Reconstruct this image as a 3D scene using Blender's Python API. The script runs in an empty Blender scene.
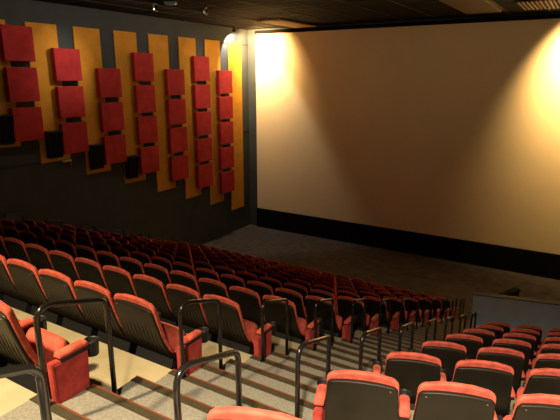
import bpy, bmesh, math, random
from mathutils import Vector, Matrix
random.seed(7)
R = math.radians
C = bpy.context.scene.collection
Z0 = 6.94                      # camera height above the flat floor before the screen

# ------------------------------------------------------------------ camera
cam_data = bpy.data.cameras.new('camera')
cam = bpy.data.objects.new('camera', cam_data)
C.objects.link(cam)
cam_data.sensor_width = 36.0
cam_data.lens = 36.0 * 505.0 / 560.0
cam_data.clip_start = 0.05
PITCH, YAW = R(14.649), R(31.344)
cam.location = (0, 0, Z0)
cam.rotation_euler = (R(90) - PITCH, 0, YAW)
bpy.context.scene.camera = cam
vs = bpy.context.scene.view_settings
vs.view_transform = 'Standard'
vs.look = 'None'
vs.gamma = 1.0
vs.use_curve_mapping = False
vs.exposure = 0.0

# ------------------------------------------------------------------ world
world = bpy.data.worlds.new('world')
bpy.context.scene.world = world
world.use_nodes = True
world.node_tree.nodes['Background'].inputs[0].default_value = (1.0, 0.75, 0.5, 1)
world.node_tree.nodes['Background'].inputs[1].default_value = 0.0

# ------------------------------------------------------------------ lights
WARM = (1.0, 0.60, 0.22)
def aim(o, loc, tgt):
    o.location = loc
    o.rotation_euler = (Vector(tgt) - Vector(loc)).to_track_quat('-Z', 'Y').to_euler()
def spot(name, loc, tgt, power, angle, blend, color, radius=0.08):
    d = bpy.data.lights.new(name, 'SPOT')
    d.energy = power; d.spot_size = R(angle); d.spot_blend = blend
    d.color = color; d.shadow_soft_size = radius
    o = bpy.data.objects.new(name, d); C.objects.link(o)
    aim(o, loc, tgt); return o
def area(name, loc, tgt, power, sx, sy, color):
    d = bpy.data.lights.new(name, 'AREA')
    d.shape = 'RECTANGLE'; d.size = sx; d.size_y = sy; d.energy = power; d.color = color
    o = bpy.data.objects.new(name, d); C.objects.link(o)
    aim(o, loc, tgt); return o

CEIL = Z0 + 2.08
# house lights over the rear rows (behind the photographer)
spot('house_light', (0.2, -1.0, CEIL - .10), (0.4, 1.1, Z0 - 2.2), 4600, 80, 1.0, (1.0, .80, .56), .12)
spot('house_light', (-3.2, -0.4, CEIL - .10), (-3.7, 1.0, Z0 - 2.2), 2300, 76, 1.0, (1.0, .74, .42), .12)
# dim fill lights with no real lamp, added to brighten the screen
area('screen_fill', (-9.5, 13.5, CEIL - .12), (-9.5, 19.5, Z0 - 2.0), 22, 3.0, .3, (1.0, .66, .34))
area('screen_fill', (-3.5, 13.5, CEIL - .12), (-3.5, 19.5, Z0 - 2.0), 22, 3.0, .3, (1.0, .66, .34))
area('screen_fill', (2.5, 13.5, CEIL - .12), (2.5, 19.5, Z0 - 2.0), 22, 3.0, .3, (1.0, .66, .34))
# lamps over the screen
spot('screen_light', (-12.70, 18.3, CEIL - .30), (-12.85, 19.5, CEIL - .9), 1900, 132, .8, WARM, .06)
spot('screen_light', (-0.2, 18.0, CEIL - .30), (0.1, 19.5, CEIL - 1.5), 4200, 116, .9, WARM, .10)
spot('corner_light', (-13.12, 17.98, CEIL - .26), (-13.6, 18.75, CEIL - 1.5), 560, 120, .25, (1.0, .84, .60), .03)
# track lights washing the left wall
spot('wall_light', (-10.65, 10.9, CEIL - .22), (-13.4, 9.95, Z0 + .4), 260, 46, 1.0, (1.0, .82, .64), .05)
spot('wall_light', (-10.2, 15.8, CEIL - .22), (-13.4, 16.5, Z0 + .0), 260, 60, 1.0, (1.0, .82, .64), .05)
area('wall_wash_light', (-11.2, 12.0, CEIL - .15), (-13.6, 12.0, Z0 + 0.6), 52, 9.0, .3, (1.0, .80, .6))

# ------------------------------------------------------------------ materials
MATS = {}
def mat(name, col, rough=.7, metal=0.0, noise=0.0, scale=20.0, bump=0.0, bscale=200.0, sheen=0.0, spec=.5, col2=None, detail=4.0):
    if name in MATS: return MATS[name]
    m = bpy.data.materials.new(name); m.use_nodes = True
    nt = m.node_tree; b = nt.nodes['Principled BSDF']
    b.inputs['Base Color'].default_value = (*col, 1)
    b.inputs['Roughness'].default_value = rough
    b.inputs['Metallic'].default_value = metal
    b.inputs['Specular IOR Level'].default_value = spec
    if sheen: b.inputs['Sheen Weight'].default_value = sheen; b.inputs['Sheen Tint'].default_value = (*[min(1, c * 1.6 + .1) for c in col], 1)
    tc = nt.nodes.new('ShaderNodeTexCoord')
    if noise or col2:
        n = nt.nodes.new('ShaderNodeTexNoise'); n.inputs['Scale'].default_value = scale; n.inputs['Detail'].default_value = detail
        nt.links.new(tc.outputs['Object'], n.inputs['Vector'])
        r = nt.nodes.new('ShaderNodeValToRGB')
        c2 = col2 or tuple(c * (1 - noise) for c in col)
        r.color_ramp.elements[0].position = .35; r.color_ramp.elements[1].position = .65
        r.color_ramp.elements[0].color = (*c2, 1)
        r.color_ramp.elements[1].color = (*[min(1, c * (1 + noise * .5)) for c in col], 1)
        nt.links.new(n.outputs['Fac'], r.inputs['Fac']); nt.links.new(r.outputs['Color'], b.inputs['Base Color'])
    if bump:
        n2 = nt.nodes.new('ShaderNodeTexNoise'); n2.inputs['Scale'].default_value = bscale
        nt.links.new(tc.outputs['Object'], n2.inputs['Vector'])
        bp = nt.nodes.new('ShaderNodeBump'); bp.inputs['Strength'].default_value = bump; bp.inputs['Distance'].default_value = .01
        nt.links.new(n2.outputs['Fac'], bp.inputs['Height']); nt.links.new(bp.outputs['Normal'], b.inputs['Normal'])
    MATS[name] = m; return m
M_PLUSH = mat('red_plush', (.62, .115, .075), .85, noise=.30, scale=14, bump=.35, bscale=60, sheen=.35, spec=.2)
M_PANEL = mat('dark_red_plush', (.46, .055, .045), .85, noise=.25, scale=14, bump=.35, bscale=60, sheen=.25, spec=.2)
M_SHELL = mat('black_shell', (.015, .012, .008), .46, spec=.25, noise=.2, scale=6, bump=.1, bscale=300)
M_BLACK = mat('black_plastic', (.012, .012, .013), .45)
M_METAL = mat('black_rail_paint', (.012, .011, .010), .22, spec=.6)
M_CHROME = mat('steel', (.5, .5, .5), .3, metal=1)
M_CONC = mat('cream_concrete', (.42, .37, .235), .6, noise=.14, scale=3.0, bump=.15, bscale=40)
M_TREAD = mat('grey_carpet', (.25, .245, .205), .95, noise=.2, scale=60, bump=.5, bscale=250, spec=.1)
M_NOSE = mat('olive_nosing', (.050, .042, .022), .5, noise=.2, scale=40)
M_NOSE2 = mat('orange_nosing_edge', (.17, .042, .02), .6)
M_FLOOR = mat('dark_carpet', (.078, .070, .070), .95, noise=.25, scale=3, bump=.4, bscale=200, spec=.1)
M_WALL = mat('grey_wall', (.050, .060, .068), .85, noise=.10, scale=1.5, bump=.15, bscale=120, spec=.2)
M_WALLD = mat('dark_wall', (.03, .03, .034), .9, noise=.1, scale=2, spec=.2)
M_STRIPE = mat('amber_panel', (.56, .265, .03), .8, noise=.10, scale=2.5, bump=.2, bscale=150, spec=.15)
M_SQUARE = mat('crimson_panel', (.40, .030, .034), .85, noise=.18, scale=3.5, bump=.3, bscale=150, spec=.15)
M_SCREEN = mat('screen_vinyl', (.80, .71, .50), .75, noise=.02, scale=1.0, spec=.2)
M_MASK = mat('black_masking', (.006, .006, .007), .95, spec=.1)
M_CEIL = mat('ceiling_black', (.004, .0035, .0035), .9, noise=.3, scale=2, spec=.1)
M_CEIL2 = mat('ceiling_grid', (.014, .011, .009), .7, spec=.3)
M_TAN = mat('tan_soffit', (.36, .20, .10), .8, noise=.1, scale=4)
M_SOFF = mat('brown_soffit', (.085, .06, .05), .8, noise=.1, scale=4)
M_GREY = mat('blue_grey_partition', (.27, .32, .35), .7, noise=.1, scale=3, spec=.3)
M_CAP = mat('partition_cap', (.06, .065, .07), .8)
M_WHITE = mat('white_metal', (.7, .68, .62), .35)
def emit(name, col, s):
    m = bpy.data.materials.new(name); m.use_nodes = True
    b = m.node_tree.nodes['Principled BSDF']
    b.inputs['Base Color'].default_value = (*col, 1); b.inputs['Emission Color'].default_value = (*col, 1); b.inputs['Emission Strength'].default_value = s
    return m
M_LAMP = emit('lamp_glow', (1, .85, .6), 6)
M_GREEN = emit('green_lens', (.20, .30, .25), .08)

# ------------------------------------------------------------------ helpers
def obj(name, bm, m, parent=None, smooth=False, bevel=0):
    me = bpy.data.meshes.new(name)
    bmesh.ops.recalc_face_normals(bm, faces=bm.faces)
    bm.to_mesh(me); bm.free()
    me.materials.append(m)
    if smooth:
        for p in me.polygons: p.use_smooth = True
    o = bpy.data.objects.new(name, me); C.objects.link(o)
    if parent: o.parent = parent
    if bevel:
        b = o.modifiers.new('bevel', 'BEVEL'); b.width = bevel; b.segments = 2; b.limit_method = 'ANGLE'
    return o
def link(name, me, parent=None, loc=(0, 0, 0), rotz=0):
    o = bpy.data.objects.new(name, me); C.objects.link(o)
    if parent: o.parent = parent
    o.location = loc; o.rotation_euler = (0, 0, rotz); return o
def tag(o, label=None, cat=None, group=None, kind=None):
    if label: o['label'] = label
    if cat: o['category'] = cat
    if group: o['group'] = group
    if kind: o['kind'] = kind
    return o
def empty(name, loc=(0, 0, 0), rotz=0):
    o = bpy.data.objects.new(name, None); C.objects.link(o)
    o.location = loc; o.rotation_euler = (0, 0, rotz); o.empty_display_size = .1; return o
def box(bm, x0, y0, z0, x1, y1, z1):
    v = [bm.verts.new(p) for p in ((x0,y0,z0),(x1,y0,z0),(x1,y1,z0),(x0,y1,z0),(x0,y0,z1),(x1,y0,z1),(x1,y1,z1),(x0,y1,z1))]
    for f in ((0,3,2,1),(4,5,6,7),(0,1,5,4),(1,2,6,5),(2,3,7,6),(3,0,4,7)): bm.faces.new([v[i] for i in f])
def bx(*a):
    bm = bmesh.new(); box(bm, *a); return bm
def prism(bm, pts, z0, z1):
    a = [bm.verts.new((x, y, z0)) for x, y in pts]; b = [bm.verts.new((x, y, z1)) for x, y in pts]
    n = len(pts); bm.faces.new(a[::-1]); bm.faces.new(b)
    for i in range(n): bm.faces.new((a[i], a[(i+1) % n], b[(i+1) % n], b[i]))
def tube(bm, pts, r, seg=8):
    pts = [Vector(p) for p in pts]; rings = []
    up = Vector((1, 0, 0))
    for i, p in enumerate(pts):
        t = ((pts[min(i+1, len(pts)-1)] - pts[max(i-1, 0)])).normalized()
        a = up.cross(t)
        if a.length < .05: a = Vector((0, 1, 0)).cross(t)
        a.normalize(); b = t.cross(a)
        rings.append([bm.verts.new(p + r * (math.cos(2*math.pi*k/seg) * a + math.sin(2*math.pi*k/seg) * b)) for k in range(seg)])
    for i in range(len(rings)-1):
        for k in range(seg): bm.faces.new((rings[i][k], rings[i][(k+1) % seg], rings[i+1][(k+1) % seg], rings[i+1][k]))
    bm.faces.new(rings[0][::-1]); bm.faces.new(rings[-1])
def lathe(bm, prof, seg=16, c=(0, 0, 0), axis='Z'):
    rings = []
    for r, z in prof:
        rings.append([bm.verts.new((c[0] + r*math.cos(2*math.pi*k/seg), c[1] + r*math.sin(2*math.pi*k/seg), c[2] + z)) for k in range(seg)])
    for i in range(len(rings)-1):
        for k in range(seg): bm.faces.new((rings[i][k], rings[i][(k+1) % seg], rings[i+1][(k+1) % seg], rings[i+1][k]))
    bm.faces.new(rings[0][::-1]); bm.faces.new(rings[-1])
ORD = ['nearest','second','third','fourth','fifth','sixth','seventh','eighth','ninth','tenth','eleventh','twelfth','thirteenth','fourteenth','fifteenth','sixteenth','seventeenth','eighteenth','nineteenth','twentieth','twenty-first','twenty-second','twenty-third','twenty-fourth','twenty-fifth']
# view frustum test, used only to leave out things the photo shows nothing of
F = Vector((-math.sin(YAW)*math.cos(PITCH), math.cos(YAW)*math.cos(PITCH), -math.sin(PITCH)))
RT = Vector((math.cos(YAW), math.sin(YAW), 0)); UP = RT.cross(F)
def pix(p):
    d = Vector(p) - Vector((0, 0, Z0)); k = d @ F
    if k < .25: return None
    return 280 + 505 * (d @ RT) / k, 210 - 505 * (d @ UP) / k, k

# ------------------------------------------------------------------ setting: floors and stairs
XL0, XL1 = -12.25, -2.55        # left seat block
XR = -1.25                      # right edge of the stairs
WALLX, WALLY = -13.6, 19.55
XE = 7.5                        # right wall
YB = -3.3
RUN, DROP = 1.1, .429
def zfL(k): return Z0 - 2.225 - DROP * k
K0, K1 = -3, 11
floor = empty('floor'); tag(floor, kind='structure')
obj('front_floor', bx(WALLX - .2, 1.47 + RUN*11, -.3, XE, WALLY + .2, 0.0), M_FLOOR, floor)
for k in range(K0, K1):
    bm = bmesh.new(); ya, yb, yc = 1.473 + RUN*k, 2.207 + RUN*k, 2.573 + RUN*k
    prism(bm, [(XL0, ya), (XL1, ya), (XL1, yb), (XL1 + .17, yb), (XL1 + .17, yc), (XL0, yc)], -.3, zfL(k) + .002)
    obj('row_platform', bm, M_CONC, floor)
ang = R(18.5)
rd = Vector((math.cos(ang), math.sin(ang), 0))
def yR(k, x): return 2.413 + .05 + RUN*(k-1) + (x - XR) * math.tan(ang)
for k in range(K0, 8):
    bm = bmesh.new(); y1 = 0 if k < 7 else .0
    prism(bm, [(XR, yR(k, XR)), (XE, yR(k, XE)), (XE, yR(k+1, XE)), (XR, yR(k+1, XR))], -.3, zfL(k) - .006)
    obj('row_platform', bm, M_CONC, floor)
def stairway(name, x0, x1, n0):
    st = empty(name); tag(st, kind='structure')
    for n in range(n0, 34):
        y1 = 1.84 + n * RUN/3; y0 = y1 - RUN/3; z = Z0 - 1.935 - n * DROP/3
        s = obj('stair_step', bx(x0, y0, -.3, x1, y1, z), M_TREAD, st)
        obj('nosing_strip', bx(x0, y1 - .060, z - .012, x1, y1 - .008, z + .006), M_NOSE, s)
        bm = bx(x0, y1 - .008, z - .040, x1, y1 + .004, z + .008); obj('nosing_edge', bm, M_NOSE2, s)
    return st
stairway('stairs', XL1, XR, -9)
stairway('side_stairs', WALLX, XL0, 5)

# ------------------------------------------------------------------ walls
wl = obj('wall_left', bx(WALLX - .25, YB, -.3, WALLX, WALLY, CEIL + .2), M_WALL); tag(wl, kind='structure')
t = obj('trim_1', bx(WALLX, 17.35, Z0 + 1.40, WALLX + .012, WALLY, Z0 + 1.44), M_WALLD); tag(t, kind='structure')
t = obj('trim_2', bx(WALLX, YB, Z0 - 2.42, WALLX + .012, WALLY, Z0 - 2.38), M_WALLD); tag(t, kind='structure')
wf = obj('wall_front', bx(WALLX - .25, WALLY, -.3, XE + .2, WALLY + .25, CEIL + .2), M_WALL); tag(wf, kind='structure')
wr = obj('wall_right', bx(XE, YB, -.3, XE + .25, WALLY, CEIL + .2), M_WALL); tag(wr, kind='structure')
wb = obj('wall_back', bx(WALLX - .25, YB - .25, -.3, XE + .2, YB, CEIL + .2), M_WALL); tag(wb, kind='structure')
# ceiling: slab, dark tiles and the T-bars between them
ce = obj('ceiling', bx(WALLX - .2, YB, CEIL + .03, XE, WALLY, CEIL + .2), M_CEIL); tag(ce, kind='structure')
bm = bx(-.575, -.275, 0, .575, .275, .028); tile = bpy.data.meshes.new('ceiling_tile'); bmesh.ops.recalc_face_normals(bm, faces=bm.faces); bm.to_mesh(tile); bm.free(); tile.materials.append(M_CEIL)
nt_ = 0
for i in range(17):
    for j in range(38):
        x = WALLX + .6 + 1.2*i; y = WALLY - .3 - .6*j
        if x > XE - .5 or y < YB + .3: continue
        p = pix((x, y, CEIL))
        if p and -30 < p[0] < 590 and p[1] > -14 and nt_ < 290:
            link('ceiling_tile', tile, ce, (x, y, CEIL)); nt_ += 1
bm = bmesh.new()
for i in range(18): box(bm, WALLX + 1.2*i - .02, YB, CEIL - .014, WALLX + 1.2*i + .02, WALLY, CEIL + .03)
for j in range(39): box(bm, WALLX, WALLY - .6*j - .012, CEIL - .010, XE, WALLY - .6*j + .012, CEIL + .03)
g = obj('ceiling_grid', bm, M_CEIL2, ce); g['kind'] = 'stuff'

# ------------------------------------------------------------------ screen
SX0, SX1, SZ0, SZ1 = -13.12, 5.2, Z0 - 6.02, Z0 + 1.86
sc = empty('cinema_screen', ((SX0+SX1)/2, 19.5, SZ0))
tag(sc, 'huge pale blank cinema screen filling the front wall', 'screen')
cx = (SX0+SX1)/2
obj('screen_surface', bx(SX0-cx, -.03, 0, SX1-cx, .0, SZ1-SZ0), M_SCREEN, sc)
obj('black_masking', bx(SX0-cx-.02, -.08, -.93, SX1-cx+.4, -.0, -.001), M_MASK, sc)
obj('masking_side', bx(SX1-cx, -.05, 0, SX1-cx+.4, .0, SZ1-SZ0), M_MASK, sc)
obj('masking_top', bx(SX0-cx-.02, -.06, SZ1-SZ0, SX1-cx+.4, -.0, SZ1-SZ0+.14), M_MASK, sc)

# ------------------------------------------------------------------ wall panels
names9 = ['leftmost', 'second', 'third', 'fourth', 'fifth', 'sixth', 'seventh', 'eighth', 'ninth']
WX = WALLX
for k in range(-1, 7):
    y0 = 8.87 + 1.525*k; y1 = y0 + .97
    zt = Z0 + 1.49; zb = Z0 - 2.42 - .578*k
    o = obj('amber_wall_panel', bx(WX, y0, zb, WX + .04, y1, zt), M_STRIPE, bevel=.006)
    lab = ['sliver of tall amber wall panel cut off by the left edge of the photo',
           'tall amber wall panel right of the leftmost red squares', 'tall amber wall panel, third from the left edge',
           'tall amber wall panel, fourth from the left edge', 'tall amber wall panel, fifth from the left edge',
           'tall amber wall panel, third from the screen end', 'tall amber wall panel, second from the screen end',
           'tall amber wall panel beside the screen, its top glowing under the lamp'][k+1]
    tag(o, lab, 'wall panel', 'tall amber panels on the left wall')
cols = [(8.05, 1.35, 3), (9.52, .83, 3), (11.02, .30, 3), (12.53, .83, 4), (14.06, .31, 4), (15.57, .82, 5), (17.08, .30, 5)]
vert = {3: ['top', 'middle', 'bottom'], 4: ['top', 'second', 'third', 'bottom'], 5: ['top', 'second', 'middle', 'fourth', 'bottom']}
coln = ['first', 'second', 'third', 'fourth', 'fifth', 'sixth', 'last']
for ci, (y0, zt, n) in enumerate(cols):
    for r in range(n):
        z1 = Z0 + zt - 1.07*r; z0 = z1 - (.91 if ci < 3 else .93)
        w = .88 if ci < 4 else .92
        o = obj('red_square_panel', bx(WX + .10, y0, z0, WX + .25, y0 + w, z1), M_SQUARE, bevel=.012)
        br = obj('mounting_block', bx(WX + .04, y0 + .3, z0 + .2, WX + .10, y0 + .6, z1 - .2), M_BLACK, o)
        tag(o, '%s red square acoustic panel of the %s column %s' % (vert[n][r], coln[ci], 'nearest the screen' if ci == 6 else 'from the left'),
            'acoustic panel', 'red square panels on the left wall')
spk_lab = ['black wall speaker at the left edge of the photo beside a red square', 'black wall speaker, second from the left, left of the second red column',
           'black wall speaker, third from the left, left of the third red column', 'black wall speaker nearest the screen, left of the fourth red column']
for k in range(4):
    y0 = 7.60 + 1.45*k; z1 = Z0 - .95 - .55*k; h = .80; w = .45
    r_ = empty('wall_speaker', (WX + .04, y0 + w/2, z1 - h)); tag(r_, spk_lab[k], 'speaker', 'black surround speakers on the left wall')
    bm = bmesh.new()
    a = [(0, -w/2, 0), (0, w/2, 0), (.16, w/2, 0), (.16, -w/2 + .06, 0)]
    b = [(0, -w/2, h), (0, w/2, h), (.28, w/2, h), (.28, -w/2, h)]
    va = [bm.verts.new(p) for p in a]; vb = [bm.verts.new(p) for p in b]
    bm.faces.new(va[::-1]); bm.faces.new(vb)
    for i in range(4): bm.faces.new((va[i], va[(i+1) % 4], vb[(i+1) % 4], vb[i]))
    obj('cabinet', bm, M_BLACK, r_, bevel=.01)
    bm = bmesh.new()
    va = [bm.verts.new(p) for p in ((.17, -w/2 + .08, .04), (.17, w/2 - .03, .04), (.282, w/2 - .03, h - .04), (.282, -w/2 + .03, h - .04))]
    vb = [bm.verts.new((v.co.x + .012, v.co.y, v.co.z)) for v in va]
    bm.faces.new(va); bm.faces.new(vb)
    for i in range(4): bm.faces.new((va[i], va[(i+1) % 4], vb[(i+1) % 4], vb[i]))
    obj('grille', bm, M_MASK, r_)
# small lit bracket under the second amber panel
b_ = empty('wall_bracket', (WX, 9.72, Z0 - 2.46)); tag(b_, 'small pale bracket at the foot of the amber panel by the second speaker', 'bracket')
obj('plate', bx(0, -.16, -.02, .07, .14, .03), M_WHITE, b_); obj('arm', bx(.0, .10, -.16, .05, .14, .22), M_TAN, b_)

# ------------------------------------------------------------------ seat meshes
def prof(z):      # rearward lean: y of the rear of the backrest at height z
    pts = [(.16, .32), (.34, .25), (.42, .20), (.50, .140), (.58, .100), (.66, .075), (.74, .053), (.82, .032), (.90, .012), (.97, 0), (1.1, -.03)]
    for (a, ya), (b, yb) in zip(pts, pts[1:]):
        if z <= b: return ya + (yb - ya) * max(0, z - a) / (b - a)
    return pts[-1][1]
def outline(hw_t, hw_b, z0, z1, rt, arch, n=5):
    P = []
    P.append((-hw_b, z0)); P.append((0, z0)); P.append((hw_b, z0))
    for q in (.2, .4, .6, .8):
        P.append((hw_b + (hw_t - hw_b) * q, z0 + (z1 - rt - arch - z0) * q))
    for k in range(n + 1):
        a = (math.pi/2) * k / n
        P.append((hw_t - rt + rt * math.cos(a), z1 - arch - rt + rt * math.sin(a)))
    P.append((hw_t * .45, z1 - arch * .22)); P.append((0, z1)); P.append((-hw_t * .45, z1 - arch * .22))
    for k in range(n, -1, -1):
        a = (math.pi/2) * k / n
        P.append((-(hw_t - rt + rt * math.cos(a)), z1 - arch - rt + rt * math.sin(a)))
    for q in (.8, .6, .4, .2):
        P.append((-(hw_b + (hw_t - hw_b) * q), z0 + (z1 - rt - arch - z0) * q))
    return P
def slab(P, layers, yoff=0):
    """layers: list of (scale towards centre, y). Each follows the lean of the backrest."""
    bm = bmesh.new(); zs = [p[1] for p in P]; cz = (min(zs) + max(zs)) / 2; rings = []
    for s, y in layers:
        rings.append([bm.verts.new((x*s, prof(cz + (z-cz)*s) + y + yoff, cz + (z-cz)*s)) for x, z in P])
    n = len(P)
    for i in range(len(rings)-1):
        for k in range(n): bm.faces.new((rings[i][k], rings[i][(k+1) % n], rings[i+1][(k+1) % n], rings[i+1][k]))
    for rg in (rings[0], rings[-1]):
        c = bm.verts.new(sum((v.co for v in rg), Vector()) / n)
        for k in range(n): bm.faces.new((rg[k], rg[(k+1) % n], c))
    return bm
def seat_meshes():
    m = {}
    def keep(name, bm, mt, smooth=True):
        me = bpy.data.meshes.new(name); bmesh.ops.recalc_face_normals(bm, faces=bm.faces); bm.to_mesh(me); bm.free(); me.materials.append(mt)
        if smooth:
            for p in me.polygons: p.use_smooth = True
        m[name] = me
    # plush cushion that wraps round the edge of the shell
    P = outline(.212, .232, .42, .985, .055, .020)
    keep('backrest', slab(P, [(.55, .014), (.80, .012), (.90, .008), (.955, .002), (.985, .004), (1.0, .014), (1.0, .024), (.975, .040), (.93, .052), (.80, .064), (.5, .068), (.2, .068)]), M_PLUSH)
    P = outline(.210, .240, .38, .928, .036, .014)
    keep('back_shell', slab(P, [(.3, -.014), (.7, -.016), (.9, -.016), (.97, -.015), (.992, -.010), (1.0, .000), (1.0, .026), (.9, .03), (.4, .022)]), M_SHELL)
    bm = bmesh.new()
    for i in range(9):
        x = -.18 + .045*i; st = [(.40, .004), (.46, .010), (.56, .012), (.66, .009), (.76, .003), (.83, -.001)]
        rows = []
        for z, h in st:
            y = prof(z) - .013
            rows.append([bm.verts.new((x - .011, y + .004, z)), bm.verts.new((x - .004, y - h, z)), bm.verts.new((x + .004, y - h, z)), bm.verts.new((x + .011, y + .004, z))])
        for a, b in zip(rows, rows[1:]):
            for k in range(3): bm.faces.new((a[k], a[k+1], b[k+1], b[k]))
        bm.faces.new(rows[0]); bm.faces.new(rows[-1][::-1])
    keep('shell_ribs', bm, M_SHELL, False)
    bm = bmesh.new()
    for x, z in ((0, .885),):
        y = prof(z) - .014; vs_ = [bm.verts.new((x + .0055*math.cos(a*math.pi/3), y - .003, z + .0055*math.sin(a*math.pi/3))) for a in range(6)]
        vb_ = [bm.verts.new((v.co.x, v.co.y + .006, v.co.z)) for v in vs_]
        bm.faces.new(vs_); bm.faces.new(vb_)
        for k in range(6): bm.faces.new((vs_[k], vs_[(k+1) % 6], vb_[(k+1) % 6], vb_[k]))
    keep('screw', bm, M_CHROME, False)
    bm = bmesh.new()
    for (x0, x1) in ((-.212, .212),):
        vv = []
        for y, z in ((.19, .41), (.15, .30), (.18, .14), (.27, .14), (.29, .38)):
            vv.append((bm.verts.new((x0, y, z)), bm.verts.new((x1, y, z))))
        n = len(vv)
        for k in range(n): bm.faces.new((vv[k][0], vv[(k+1) % n][0], vv[(k+1) % n][1], vv[k][1]))
        bm.faces.new([v[0] for v in vv]); bm.faces.new([v[1] for v in vv][::-1])
    keep('seat_base', bm, M_BLACK, False)
    # tipped-up seat: cushion slab leaning back, pan beneath
    def tipped(w, ln, t0, t1, mt, name, inset):
        bm = bmesh.new(); a = R(66); n = 7; rings = []
        for t, s in ((t0, inset), (t0 + (t1-t0)*.25, 1), (t0 + (t1-t0)*.75, 1), (t1, inset)):
            ring = []
            for q in range(20):
                th = 2*math.pi*q/20; ex = .35
                cxx = math.copysign(abs(math.cos(th))**ex, math.cos(th)) * w * s
                czz = (math.copysign(abs(math.sin(th))**ex, math.sin(th)) * s + 1) * ln/2
                # hinge at y=.22 z=.36, cushion runs up and forward
                y = .215 + czz*math.cos(a) + t*math.sin(a); z = .30 + czz*math.sin(a) - t*math.cos(a)
                ring.append(bm.verts.new((cxx, y, z)))
            rings.append(ring)
        for i in range(3):
            for k in range(20): bm.faces.new((rings[i][k], rings[i][(k+1) % 20], rings[i+1][(k+1) % 20], rings[i+1][k]))
        bm.faces.new(rings[0][::-1]); bm.faces.new(rings[-1]); keep(name, bm, mt)
    tipped(.195, .33, -.02, .06, M_PLUSH, 'seat_cushion', .86)
    tipped(.185, .31, .058, .085, M_BLACK, 'seat_pan', .92)
    # armrest: black core, red pad, cup holder  (origin at arm centre line)
    bm = bmesh.new()
    box(bm, -.030, .222, .545, .030, .43, .578); keep('armrest', bm, M_BLACK, False)
    bm = bmesh.new(); n = 8; sec = [(-.034, 0), (-.034, .018), (-.024, .033), (0, .038), (.024, .033), (.034, .018), (.034, 0)]; rings = []
    for y, s in ((.212, .5), (.222, 1), (.40, 1), (.425, .6)):
        rings.append([bm.verts.new((x*(.6 + .4*s), y, .575 + z*s)) for x, z in sec])
    for i in range(3):
        for k in range(7): bm.faces.new((rings[i][k], rings[i][(k+1) % 7], rings[i+1][(k+1) % 7], rings[i+1][k]))
    bm.faces.new(rings[0][::-1]); bm.faces.new(rings[-1]); keep('arm_pad', bm, M_PLUSH)
    bm = bmesh.new()
    lathe(bm, [(.038, .505), (.042, .51), (.047, .60), (.050, .606), (.049, .612), (.043, .612), (.040, .604), (.037, .525), (.001, .525)], 18, (0, .480, 0)); keep('cup_holder', bm, M_BLACK)
    bm = bmesh.new(); box(bm, -.022, .29, 0, .022, .39, .55); box(bm, -.028, .18, 0, .028, .42, .02); keep('standard', bm, M_BLACK, False)
    # upholstered end panel
    bm = bmesh.new(); P = [(.17, .02), (.40, .02), (.405, .28), (.42, .55), (.16, .56), (.165, .3)]; rings = []
    for x, s in ((-.030, .93), (-.022, 1), (.022, 1), (.030, .93)):
        rings.append([bm.verts.new((x, .29 + (y-.29)*s, .29 + (z-.29)*s)) for y, z in P])
    for i in range(3):
        for k in range(6): bm.faces.new((rings[i][k], rings[i][(k+1) % 6], rings[i+1][(k+1) % 6], rings[i+1][k]))
    bm.faces.new(rings[0][::-1]); bm.faces.new(rings[-1]); keep('side_panel', bm, M_PANEL, False)
    return m
SM = seat_meshes()
def seat(loc, rotz, label, group, pitch, right_panel=False, left_panel=False, left_arm=False, near=True):
    s = empty('theatre_chair', loc, rotz); tag(s, label, 'seat', group); wide, dx = (1.07, -.018) if pitch < .52 else (1.0, 0)
    bk = link('backrest', SM['backrest'], s); bk.scale = (wide, 1, 1); bk.location.x = dx
    sh = link('back_shell', SM['back_shell'], s); sh.scale = (wide if dx == 0 else 1.05, 1, 1); sh.location.x = dx
    link('seat_base', SM['seat_base'], s)
    if pitch < .52: link('shell_ribs', SM['shell_ribs'], sh)
    if near:
        for sx in (-.165, 0, .165): link('screw', SM['screw'], sh, (sx, 0, 0 if sx else .012))
    link('seat_cushion', SM['seat_cushion'], s); link('seat_pan', SM['seat_pan'], s)
    def arm(x, panel):
        a = link('armrest', SM['armrest'], s, (x, 0, 0)); link('arm_pad', SM['arm_pad'], a)
        link('cup_holder', SM['cup_holder'], a, (0, -.015, -.028))
        if panel: link('side_panel', SM['side_panel'], s, (x, 0, 0))
        else: link('standard', SM['standard'], s, (x, 0, 0))
    h = pitch / 2
    if right_panel: arm(h + .050, True)
    else: arm(h, False)
    if left_panel: arm(-h - .02, True)
    elif left_arm: arm(-h, False)
    return s

def inview(p, m=35):
    q = pix((p[0], p[1], p[2] + .95)); q2 = pix((p[0], p[1], p[2] + .45))
    return any(a and -m < a[0] < 560 + m and -m < a[1] < 420 + m for a in (q, q2))
rown = ['nearest', 'second', 'third', 'fourth', 'fifth', 'sixth', 'seventh', 'eighth', 'ninth', 'tenth', 'eleventh', 'front']
cntL = 0
for k in range(0, 12):
    nseat = 18
    for i in range(nseat):
        x = -2.90 - .51*i; y = 1.43 + RUN*k + .006*i; z = zfL(k)
        if not inview((x, y, z), 45) and not (k == 0 and i == 1): continue
        if i == 0: lab = 'red plush seat on the stair end of the %s row, left block' % rown[k]
        elif i == nseat - 1: lab = 'red plush seat on the wall end of the %s row, left block' % rown[k]
        else: lab = 'red plush seat %s from the stairs in the %s row, left block' % (ORD[i], rown[k])
        seat((x, y, z), R(-1), lab, 'red plush seats of the left block', .51, right_panel=(i == 0), left_panel=(i == nseat-1), near=(k < 4))
        cntL += 1
rr = ['nearest', 'second', 'third', 'fourth', 'fifth', 'sixth', 'seventh', 'last']
cntR = 0
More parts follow.
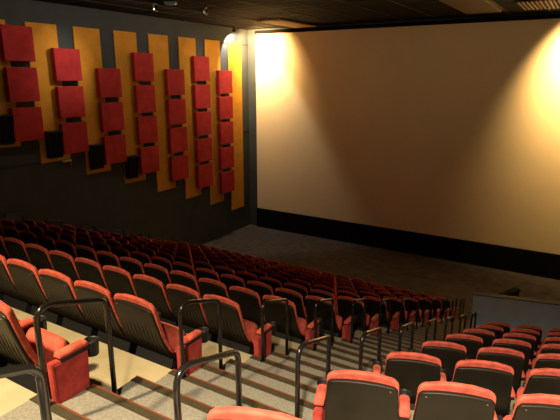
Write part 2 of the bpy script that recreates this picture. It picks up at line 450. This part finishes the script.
for k in range(0, 8):
    for i in range(16):
        c0 = Vector((-1.15, 2.413 + RUN*(k-1), 0)) + rd * (.215 + .53*i)
        p = (c0.x, c0.y, zfL(k))
        if not inview(p, 60 if k else 5) or c0.x > XE - .6: continue
        if i == 0: lab = 'red plush seat on the stair end of the %s row, right block' % rr[k]
        else: lab = 'red plush seat %s from the stairs in the %s row, right block' % (ORD[i], rr[k])
        seat(p, ang, lab, 'red plush seats of the right block', .53, left_panel=(i == 0), near=True)
        cntR += 1
print('SEATS', cntL, cntR)

# ------------------------------------------------------------------ handrails
def rail_mesh(h):
    L = .46; rise = .165
    A = Vector((0, -L, h + rise - .015)); B = Vector((0, 0, h)); d = (B - A).normalized()
    def corner(p0, c, p2, n=5):
        return [tuple((1-t)**2*p0 + 2*t*(1-t)*c + t*t*p2) for t in [q/n for q in range(n+1)]]
    pts = [(0, -L, .286)] + corner(A - Vector((0, 0, .12)), A, A + d*.12) + corner(B - d*.055, B, B - Vector((0, 0, .055))) + [(0, 0, 0)]
    return pts
rp = rail_mesh(.755)
rp2 = rail_mesh(.705)
bm = bmesh.new(); tube(bm, rp2, .0165, 10); rm2 = bpy.data.meshes.new('rail'); bmesh.ops.recalc_face_normals(bm, faces=bm.faces); bm.to_mesh(rm2); bm.free(); rm2.materials.append(M_METAL)
for p in rm2.polygons: p.use_smooth = True
bm = bmesh.new(); tube(bm, rp, .0165, 10); rm = bpy.data.meshes.new('rail'); bmesh.ops.recalc_face_normals(bm, faces=bm.faces); bm.to_mesh(rm); bm.free(); rm.materials.append(M_METAL)
for p in rm.polygons: p.use_smooth = True
bm = bmesh.new(); lathe(bm, [(.026, 0), (.026, .006), (.017, .010)], 12); fm = bpy.data.meshes.new('foot_flange'); bm.to_mesh(fm); bm.free(); fm.materials.append(M_METAL)
def rail(x, y, z, label, group):
    r_ = empty('handrail', (x, y, z)); tag(r_, label, 'handrail', group)
    link('rail', rm2 if -2 < x < -1 and y > 1.2 else rm, r_); link('foot_flange', fm, r_); link('foot_flange', fm, r_, (0, -.46, .286))
for k in range(0, 12):
    w = 'front' if k == 11 else rown[k]
    rail(-2.41, 1.895 + RUN*k, Z0 - 2.078 - DROP*k, 'black bent handrail beside the left block seats, end of the %s row' % w, 'handrails along the left of the stairs')
for k in range(-1, 8):
    w = ['cut off by the lower left corner', 'nearest one standing in full view', 'second one past the nearest', 'third past the nearest', 'fourth past the nearest', 'fifth past the nearest', 'sixth past the nearest', 'seventh past the nearest', 'last before the partition'][k+1]
    rail(-1.41, (1.895 if k >= 0 else 1.93) + RUN*k, Z0 - 2.078 - DROP*k, 'black handrail on the right of the stairs, ' + w, 'handrails along the right of the stairs')
for k in range(4, 11):
    rail(-12.42, 1.895 + RUN*k, Z0 - 2.078 - DROP*k, 'dark handrail on the far left by the wall, end of the %s row' % rown[k], 'handrails by the left wall')

# ------------------------------------------------------------------ partition in front of the right block
pw = empty('low_partition', (-1.50, 9.7, 0), R(13.3)); tag(pw, 'low blue-grey partition wall in front of the right block seats', 'partition')
obj('panel', bx(0, 0, 0, 7.0, .12, Z0 - 4.075), M_GREY, pw); obj('cap', bx(-.01, -.01, Z0 - 4.075, 7.0, .13, Z0 - 4.055), M_CAP, pw)
vr = empty('entrance_parapet', (-1.36, 10.15, 0), R(66)); tag(vr, 'short dark parapet rail showing above the partition', 'parapet')
obj('parapet_wall', bx(0, 0, 0, 1.28, .10, Z0 - 4.45), M_WALLD, vr); obj('parapet_cap', bx(0, -.02, Z0 - 4.45, 1.28, .12, Z0 - 4.40), M_MASK, vr)

# ------------------------------------------------------------------ ceiling fittings
def soffit(x0, y0, x1, y1, label, m=None):
    s = empty('ceiling_soffit', ((x0+x1)/2, (y0+y1)/2, CEIL - .014)); tag(s, label, 'soffit')
    w, d = (x1-x0)/2, (y1-y0)/2
    obj('soffit_panel', bx(-w, -d, -.07, w, d, 0), m or M_TAN, s, bevel=.008)
    bm = bmesh.new(); box(bm, -w - .03, -d - .03, -.03, -w, d + .03, 0); box(bm, w, -d - .03, -.03, w + .03, d + .03, 0); obj('edge_trim', bm, M_CEIL2, s)
soffit(-3.9, 14.6, -2.85, 18.0, 'flat brown panel on the ceiling above the screen, right of centre', M_SOFF)
soffit(-10.95, 16.4, -9.95, 19.2, 'warm lit ceiling panel above the left end of the screen')
v = empty('ceiling_vent', (-1.5, 17.2, CEIL - .014)); tag(v, 'slatted ceiling vent at the top right of the photo', 'vent')
obj('vent_frame', bx(-.75, -1.0, -.02, .75, 1.0, 0), M_MASK, v)
for i in range(13):
    obj('slat', bx(-.70 + .112*i, -.95, -.05, -.66 + .112*i, .95, -.02), M_SOFF, v)
def track(x, y, z, rotz, label):
    t_ = empty('track_spotlight', (x, y, CEIL - .014), rotz); tag(t_, label, 'spotlight', 'spotlights under the ceiling')
    bm = bmesh.new(); lathe(bm, [(.03, -.01), (.03, -.08)], 10); obj('stem', bm, M_BLACK, t_)
    bm = bmesh.new(); tube(bm, [(0, .10*math.cos(a), -.17 + .10*math.sin(a)) for a in [R(d) for d in range(60, 301, 30)]], .018, 6); obj('yoke', bm, M_WHITE, t_, True)
    bm = bmesh.new(); lathe(bm, [(.03, -.06), (.055, -.04), (.055, .06), (.05, .062)], 14); hd = obj('lamp_head', bm, M_BLACK, t_, True); hd.location = (0, 0, -.17); hd.rotation_euler = (0, R(-115), 0)
    bm = bmesh.new(); lathe(bm, [(.045, .063), (.045, .066)], 12); obj('lens', bm, M_LAMP, hd)
track(-10.75, 11.02, 0, 0, 'small white-rimmed ceiling spotlight nearest the left edge of the photo')
track(-10.05, 12.35, 0, R(20), 'small white-rimmed ceiling spotlight aimed at the red squares, right one of the pair')
d_ = empty('ceiling_dome', (-10.42, 11.25, CEIL - .014)); tag(d_, 'pale greenish dome on the ceiling between the two small spotlights', 'dome light')
bm = bmesh.new(); lathe(bm, [(.20, 0), (.20, -.03)], 20); obj('dome_base', bm, M_BLACK, d_)
bm = bmesh.new(); lathe(bm, [(.17, -.03), (.16, -.07), (.11, -.10), (.03, -.115)], 20); obj('dome_lens', bm, M_GREEN, d_, True)
# the lamp beside the screen corner: dark can just under the ceiling
for (x, y, lab) in ((-13.15, 17.95, 'small black lamp over the bright patch beside the screen corner'),):
    l_ = empty('screen_lamp', (x, y, CEIL - .014)); tag(l_, lab, 'lamp')
    obj('bracket', bx(-.03, -.03, -.10, .03, .03, 0), M_BLACK, l_)
    bm = bmesh.new(); lathe(bm, [(.05, -.10), (.09, -.12), (.10, -.22), (.09, -.225)], 14); obj('lamp_can', bm, M_BLACK, l_, True)
